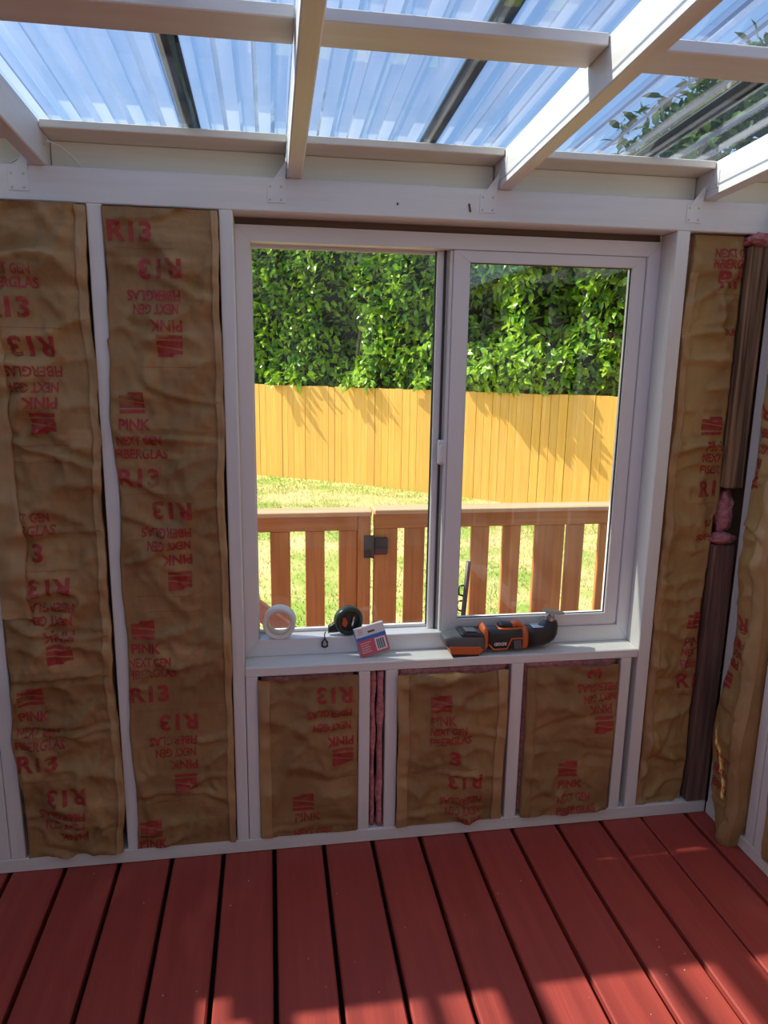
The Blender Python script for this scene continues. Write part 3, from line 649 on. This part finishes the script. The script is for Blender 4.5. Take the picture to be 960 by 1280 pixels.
bm = bmesh.new(); addbox(bm, (.062, -.026, .081), (.098, .010, .084), .001, Matrix.Rotation(R(4), 4, 'Y')); bobj('gauge_panel', bm, 'tool_grey', bat)
bm = bmesh.new(); addbox(bm, (.016, -.030, .0615), (.028, -.022, .064), .0005, Matrix.Rotation(R(4), 4, 'Y')); bobj('release_mark', bm, 'box_white', bat)
lf('collar', [(.122, 0, .048, .033, .034, 4), (.130, 0, .052, .036, .042, 4), (.138, 0, .050, .034, .034, 4)], 'tool_orange')
body = lf('body', [(.136, 0, .046, .029, .031, 3), (.15, 0, .046, .031, .034, 3), (.19, 0, .044, .031, .033, 3), (.24, 0, .043, .031, .034, 3), (.262, 0, .042, .031, .034, 3), (.27, 0, .042, .030, .033, 3)], 'tool_black')
bm = bmesh.new(); prism(bm, [(.142, .036), (.160, .018), (.200, .018), (.214, .050), (.252, .050), (.252, .046), (.217, .046), (.203, .014), (.157, .014), (.140, .032)], -.0325, -.0300); bobj('orange_trim', bm, 'tool_orange', body)
bm = bmesh.new(); prism(bm, [(.222, .042), (.246, .042), (.250, .014), (.226, .014)], -.0325, -.0295); bobj('vent_panel', bm, 'tool_grey', body)
lf('trim_ring', [(.252, 0, .042, .0325, .0355, 3), (.270, 0, .042, .0325, .0355, 3)], 'tool_orange')
lf('gear_housing', [(.2705, 0, .042, .030, .033, 3), (.30, 0, .042, .030, .033, 3), (.325, 0, .045, .029, .034, 3), (.345, 0, .056, .027, .040, 3), (.362, 0, .062, .024, .036, 3), (.372, 0, .066, .018, .026, 3), (.376, 0, .068, .010, .014, 3)], 'tool_black')
sw = lf('paddle_switch', [(.180, 0, .084, .012, .004, 3), (.188, 0, .086, .016, .009, 3), (.225, 0, .082, .017, .008, 3), (.250, 0, .080, .014, .004, 3)], 'tool_black')
lf('switch_tip', [(.222, 0, .083, .0175, .0085, 3), (.235, 0, .088, .0175, .009, 3), (.252, 0, .084, .0165, .008, 3), (.258, 0, .078, .012, .004, 3)], 'tool_orange')
lf('switch_trim', [(.176, 0, .076, .018, .004, 3), (.20, 0, .075, .021, .005, 3), (.245, 0, .075, .021, .005, 3), (.256, 0, .074, .016, .004, 3)], 'tool_orange')
bm = bmesh.new(); ring_lathe(bm, [(.0005, .0), (.017, .0), (.017, .012), (.013, .015), (.013, .024), (.0005, .024)], Matrix.Translation((.352, 0, .092)) @ Matrix.Rotation(R(8), 4, 'Y'), 24, False); bobj('blade_clamp', bm, 'steel', tl_)
bm = bmesh.new(); prism(bm, [(.328, -.022), (.360, -.026), (.392, -.014), (.402, .0), (.392, .014), (.360, .026), (.328, .022)], .1185, .1205)
for v in bm.verts: v.co = Vector((v.co.x, v.co.z, v.co.y))
bm.transform(Matrix.Translation((.350, 0, .105)) @ Matrix.Rotation(R(8), 4, 'Y') @ Matrix.Translation((-.350, 0, -.105))); bobj('blade', bm, 'steel', tl_)
bm = bmesh.new(); addbox(bm, (.290, -.018, .0735), (.328, .018, .077), .001, Matrix.Rotation(R(0), 4, 'Y')); bobj('steel_inlay', bm, 'steel', tl_)
me = flat('RIDGID').copy(); me.transform(Matrix.Translation((.1785, -.0330, .033)) @ Matrix.Rotation(R(90), 4, 'X') @ Matrix.Rotation(R(180), 4, 'Z') @ Matrix.Diagonal((.040, .011, 1, 1))); me.materials.clear(); mobj('brand_lettering', me, 'box_white', body)

# ------------------------------------------------------------------ deck railing and gate outside
RY = .90
rail = empty('deck_railing', (.4, RY, 0), label='brown wooden deck railing to the left of the gate', cat='railing')
def rbox(nm, par, a, b, mat='rail_wood', bev=.003):
    o_ = par.location; return box(nm, Vector(a)-o_, Vector(b)-o_, mat, par, bev=bev)
ext = box('deck_floor', (-1.2, .125, -.12), (3.2, 1.05, -.04), 'deck_red', None, bev=0, kind='structure', label='outer deck landing beyond the window wall', cat='deck')
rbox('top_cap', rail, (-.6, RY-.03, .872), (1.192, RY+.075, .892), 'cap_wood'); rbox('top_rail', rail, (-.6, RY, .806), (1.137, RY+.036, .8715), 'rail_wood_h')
for a, b in ((-.39, -.31), (-.245, -.165), (-.10, -.02), (.045, .125), (.19, .27), (.335, .415), (.48, .56), (.629, .711), (.774, .856), (.919, .999), (1.059, 1.1365)): rbox('baluster', rail, (a, RY+.008, -.04), (b, RY+.030, .8055))
rbox('end_post', rail, (1.1375, RY-.004, -.04), (1.192, RY+.05, .8715))
gate = empty('deck_gate', (1.9, RY, 0), label='brown wooden deck gate with vertical pickets', cat='gate')
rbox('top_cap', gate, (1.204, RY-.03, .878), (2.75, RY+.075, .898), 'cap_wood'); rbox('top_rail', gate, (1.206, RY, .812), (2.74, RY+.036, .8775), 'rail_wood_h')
for a, b in ((1.2065, 1.308), (1.339, 1.426), (1.475, 1.560), (1.632, 1.711), (1.773, 1.853), (1.919, 2.054), (2.066, 2.146), (2.218, 2.30), (2.37, 2.45), (2.52, 2.60)): rbox('picket', gate, (a, RY+.008, .0), (b, RY+.030, .8115))
# strap hinge
h = empty('hinge'); h.parent = gate; o_ = Vector((1.9, RY, 0))
p0, p1 = Vector((1.163, 0, .690)), Vector((1.263, 0, .785))
bm = bmesh.new(); addbox(bm, Vector((1.163, RY-.010, .688))-o_, Vector((1.196, RY-.005, .786))-o_, .001); addbox(bm, Vector((1.204, RY-.010, .700))-o_, Vector((1.264, RY+.001, .776))-o_, .006); bobj('hinge_leaf', bm, 'black_iron', h)
bm = bmesh.new(); loft(bm, [((1.200-1.9, -.012, .688), (1, 0, 0), (0, 1, 0), .006, .006, 2), ((1.200-1.9, -.012, .786), (1, 0, 0), (0, 1, 0), .006, .006, 2)], 12); bobj('hinge_pin', bm, 'black_iron', h)
# stair handrail running down behind the left pane
A, B = pix(290, 724, 'y', .5), pix(410, 815, 'y', .5)
d_ = (B-A); L = d_.length; an = math.atan2(-d_.z, d_.x)
hr = empty('stair_handrail', (A.x, .5, A.z), label='sloping reddish handrail board behind the tape roll', cat='handrail')
bm = bmesh.new(); addbox(bm, (-.35, -.02, -.060), (L+.6, .02, 0), .003, Matrix.Rotation(an, 4, 'Y')); bobj('rail_board', bm, 'handrail_paint', hr)
bm = bmesh.new(); addbox(bm, (L+.50, -.03, -1.0), (L+.58, .03, -.22), .003); 
bobj('newel', bm, 'handrail_paint', hr)
# dark looped metal bar outside the right pane
q0, q1 = pix(578, 778, 'y', .60), pix(586, 702, 'y', .60)
mb = empty('looped_bar', (q0.x, .60, q0.z-.03), label='thin dark metal bar with loops outside the right pane', cat='metal bar')
o_ = mb.location
bm = bmesh.new(); tube(bm, [Vector((q0.x-.012, .60, q0.z-.6))-o_, q0-o_, q1-o_], .0095, 8); bobj('bar', bm, 'black_iron', mb, True)
for py in (757, 738):
    c = pix(578+(778-py)*.105-6, py, 'y', .60)-o_; bm = bmesh.new()
    tube(bm, [c+Vector(v) for v in ((.010, 0, .020), (-.006, 0, .018), (-.010, 0, 0), (-.006, 0, -.018), (.008, 0, -.022))], .0042, 6); bobj('loop', bm, 'black_iron', mb, True)

# ------------------------------------------------------------------ yard
GZ = -.80
gx, gy = np.meshgrid(np.linspace(-14, 22, 90), np.linspace(.2, 24, 60))
gz = GZ + .05*np.sin(gx*.7)+.04*np.sin(gy*.9+gx*.4) - .05
vv = np.stack([gx.ravel(), gy.ravel(), gz.ravel()], 1); nx = 90
ff = [(j*nx+i, j*nx+i+1, (j+1)*nx+i+1, (j+1)*nx+i) for j in range(59) for i in range(nx-1)]
me = bpy.data.meshes.new('lawn'); me.from_pydata(vv.tolist(), [], ff); lawn = mobj('lawn', me, 'soil_turf', None, True, kind='structure', label='sunlit patchy lawn sloping up to the fence', cat='lawn')
def gzf(x, y): return GZ + .05*np.sin(x*.7)+.04*np.sin(y*.9+x*.4) - .05
FA, FBp = Vector((.477, 13.0, 0)), Vector((6.27, 8.8, 0)); FD = (FBp-FA).normalized(); FN = Vector((FD.y, -FD.x, 0)); FN = FN if FN.y < 0 else -FN
for nm, mt, n_, seed in (('grass', 'grass_green', 26000, 1), ('dry_grass', 'grass_straw', 26000, 2)):
    rg = np.random.default_rng(seed); n2 = n_*3
    x = rg.uniform(-1.5, 8.5, n2); y = rg.uniform(2.0, 13.5, n2)
    s_ = (x-FA.x)*FN.x+(y-FA.y)*FN.y
    pat = np.array([noise.noise(Vector((a*.55, b*.55, 3))) + .35*noise.noise(Vector((a*2.1, b*2.1, 8))) for a, b in zip(x, y)])
    keep = (s_ > .03) & ((pat > -.02) if seed == 1 else (pat < .12)); x, y = x[keep][:n_], y[keep][:n_]; k = len(x)
    a = rg.uniform(0, 6.28, k); hh = rg.uniform(.02, .055, k); ww = rg.uniform(.004, .008, k); lean = rg.normal(0, .02, (k, 2)); z = gzf(x, y)
    P = np.empty((k, 3, 3)); P[:, 0] = np.stack([x-ww*np.cos(a), y-ww*np.sin(a), z-.003], 1); P[:, 1] = np.stack([x+ww*np.cos(a), y+ww*np.sin(a), z-.003], 1); P[:, 2] = np.stack([x+lean[:, 0], y+lean[:, 1], z+hh], 1)
    me = bpy.data.meshes.new(nm); me.from_pydata(P.reshape(-1, 3).tolist(), [], np.arange(3*k).reshape(-1, 3).tolist())
    mobj(nm, me, mt, None, False, kind='stuff', label='short green grass blades on the lawn' if seed == 1 else 'dry straw coloured grass on the lawn', cat='grass')
# fence, plank by plank
fen = empty('fence', (FA.x, FA.y, GZ), label='honey coloured vertical board fence across the lawn', cat='fence')
fen.rotation_euler = (0, 0, math.atan2(FD.y, FD.x))
FL = (FBp-FA).length; u = -7.0; rr = random.Random(9)
while u < FL+3.0:
    w_ = rr.uniform(.128, .15); g = rr.choice((.001, .002, .003, .007)); dz = rr.uniform(-.008, .008); dy = rr.uniform(-.004, .004)
    bm = bmesh.new(); addbox(bm, (u, dy, -.12), (u+w_, .018+dy, 1.80+dz), .002); bobj('plank', bm, 'fence_wood', fen)
    u += w_+g
for z in (.3, 1.0, 1.6): box('back_rail', (-7.0, .024, z), (FL+3.0, .06, z+.085), 'fence_wood', fen, bev=0)

# ------------------------------------------------------------------ laurel hedge
def leaf_mesh(name='leaf'):
    """one laurel leaf, length 1 along +x, folded along the midrib"""
    V_ = [(0, 0, 0), (.3, .17, .05), (.33, 0, 0), (.3, -.17, .05), (.66, .16, .02), (.68, 0, -.03), (.66, -.16, .02), (1, 0, -.12)]
    F_ = [(0, 2, 1), (0, 3, 2), (1, 2, 5, 4), (2, 3, 6, 5), (4, 5, 7), (5, 6, 7)]
    me = bpy.data.meshes.new(name); me.from_pydata(V_, [], F_); return me, np.array(V_), F_
LM, LV, LF = leaf_mesh(); LM.materials.append(M['leaf'])
for f in LM.polygons: f.use_smooth = False
def leaf_frames(P, out, rg, size, droop=.5):
    """orthonormal leaf frames: lengthwise d, sideways s, normal n"""
    k = len(P); d = out*.55 + rg.normal(0, .55, (k, 3)); d[:, 2] -= droop*rg.uniform(0, 1.2, k); d /= np.linalg.norm(d, axis=1)[:, None]
    up_ = np.array([0, 0, 1.0]) + out*.8 + rg.normal(0, .35, (k, 3)); s = np.cross(up_, d); s /= np.linalg.norm(s, axis=1)[:, None]+1e-9; n = np.cross(d, s)
    return d, s, n, size*rg.uniform(.7, 1.25, k)
def leaves_mesh(name, P, d, s, n, L, mat, parent, **kw):
    k = len(P); V_ = (P[:, None, :] + L[:, None, None]*(LV[None, :, 0:1]*d[:, None] + LV[None, :, 1:2]*s[:, None]*1.25 + LV[None, :, 2:3]*n[:, None])).reshape(-1, 3)
    F_ = []
    for i in range(k): b = 8*i; F_ += [tuple(b+q for q in f) for f in LF]
    me = bpy.data.meshes.new(name); me.from_pydata(V_.tolist(), [], F_); return mobj(name, me, mat, parent, **kw)
hedge = empty('laurel_hedge', (FA.x, FA.y, GZ), label='tall glossy green laurel hedge rising behind the fence', cat='hedge')
hedge.rotation_euler = (0, 0, math.atan2(FD.y, FD.x))
def hb(u, z):
    """hedge front, local y (negative = over the fence towards the deck)"""
    b = .26*noise.noise(Vector((u*.9, z*1.0, 2.2))) + .20*noise.noise(Vector((u*2.1, z*2.1, 7.1)))
    f = .42 - .9*max(0, b+.05)
    f -= .66*math.exp(-((u-5.35)/1.15)**4)*math.exp(-((z-2.2)/.45)**2)      # bulge above the right pane
    f -= (.16*math.exp(-((u-.85)/.22)**2) + .14*math.exp(-((u-2.1)/.25)**2))*math.exp(-((z-2.0)/.22)**2)
    f += .95*math.exp(-((u-1.75)/.36)**2)*math.exp(-((z-2.8)/.75)**2) + .8*math.exp(-((u-4.7)/.28)**2)*math.exp(-((z-3.1)/.5)**2) + .8*math.exp(-((u-6.0)/.3)**2)*math.exp(-((z-3.3)/.6)**2)     # dark hollow
    return f
rg = np.random.default_rng(11); n_ = 22500
u = rg.uniform(-6.9, FL+2.6, n_); z = rg.uniform(1.50, 5.2, n_); dep = np.abs(rg.normal(0, .10, n_))
w = np.array([hb(a, b) for a, b in zip(u, z)]) + dep
low = z < 1.92; w = np.where(low & (w < .10) & (z < 1.80), .10+rg.uniform(0, .1, n_), w)
# sprigs that lean over the fence top
for uc, ns, dp in ((.62, 26, .14), (.95, 14, .07), (1.45, 10, .06), (2.25, 20, .13), (2.6, 12, .08), (3.7, 22, .12)):
    k0 = int(rg.integers(0, n_-ns)); u[k0:k0+ns] = rg.normal(uc, .10, ns); z[k0:k0+ns] = rg.uniform(1.84, 2.02, ns); w[k0:k0+ns] = rg.uniform(-dp, .05, ns)
P = np.stack([u, w, z], 1); out = np.tile(np.array([0, -1.0, .15]), (n_, 1))
d, s, n, L = leaf_frames(P, out, rg, .185)
fl_ = (z < 1.86) & (w >= .02); d[fl_, 1] = np.abs(d[fl_, 1])*.2
s = np.cross(np.array([-.45, -.65, .8]) + rg.normal(0, .35, (n_, 3)), d); s /= np.linalg.norm(s, axis=1)[:, None]; n = np.cross(d, s)
ox = np.array([0, 0, 0]); order = np.argsort(w + .02*rg.normal(0, 1, n_)); inview = [i for i in order if 0 < u[i] < FL and 1.85 < z[i] < 4.4][:300]; rest = np.setdiff1d(np.arange(n_), inview)
leaves_mesh('leaf_mass', P[rest], d[rest], s[rest], n[rest], L[rest], 'leaf', hedge, kind='stuff')
for i in inview:
    o = bpy.data.objects.new('leaf', LM); COL.objects.link(o); o.parent = hedge
    X_, Y_, Z_ = Vector(d[i])*L[i], Vector(s[i])*L[i]*1.25, Vector(n[i])*L[i]
    o.matrix_local = Matrix(((X_.x, Y_.x, Z_.x, P[i][0]), (X_.y, Y_.y, Z_.y, P[i][1]), (X_.z, Y_.z, Z_.z, P[i][2]), (0, 0, 0, 1)))
# near-black core sheet paints the shade deep in the hedge; stems
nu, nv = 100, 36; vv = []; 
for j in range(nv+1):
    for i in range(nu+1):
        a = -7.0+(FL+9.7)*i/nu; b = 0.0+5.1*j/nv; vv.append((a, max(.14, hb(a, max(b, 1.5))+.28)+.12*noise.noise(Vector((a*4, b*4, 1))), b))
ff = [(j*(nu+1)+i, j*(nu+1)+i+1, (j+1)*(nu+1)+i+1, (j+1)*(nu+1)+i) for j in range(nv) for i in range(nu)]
me = bpy.data.meshes.new('dark_core'); me.from_pydata(vv, [], ff); mobj('dark_core', me, 'hedge_shade', hedge)
for k, uu in enumerate(np.linspace(-6.0, FL+1.5, 14)):
    bm = bmesh.new(); tube(bm, [(uu, .55, 0), (uu+.1*math.sin(k), .6, 1.6), (uu+.25*math.sin(2*k), .62, 3.2), (uu+.3*math.sin(k), .6, 4.6)], .03, 7); bobj('stem', bm, 'bark', hedge, True)
# tree to the right, seen through the roof panels
TX, TY = 6.9, 6.0
tree = empty('yard_tree', (TX, TY, GZ), label='dark leafy tree seen through the roof at the right', cat='tree')
bm = bmesh.new(); tube(bm, [(0, 0, -.1), (.1, .05, 2), (.0, .1, 3.2), (.1, 0, 4.6)], .14, 10); bobj('trunk', bm, 'bark', tree, True)
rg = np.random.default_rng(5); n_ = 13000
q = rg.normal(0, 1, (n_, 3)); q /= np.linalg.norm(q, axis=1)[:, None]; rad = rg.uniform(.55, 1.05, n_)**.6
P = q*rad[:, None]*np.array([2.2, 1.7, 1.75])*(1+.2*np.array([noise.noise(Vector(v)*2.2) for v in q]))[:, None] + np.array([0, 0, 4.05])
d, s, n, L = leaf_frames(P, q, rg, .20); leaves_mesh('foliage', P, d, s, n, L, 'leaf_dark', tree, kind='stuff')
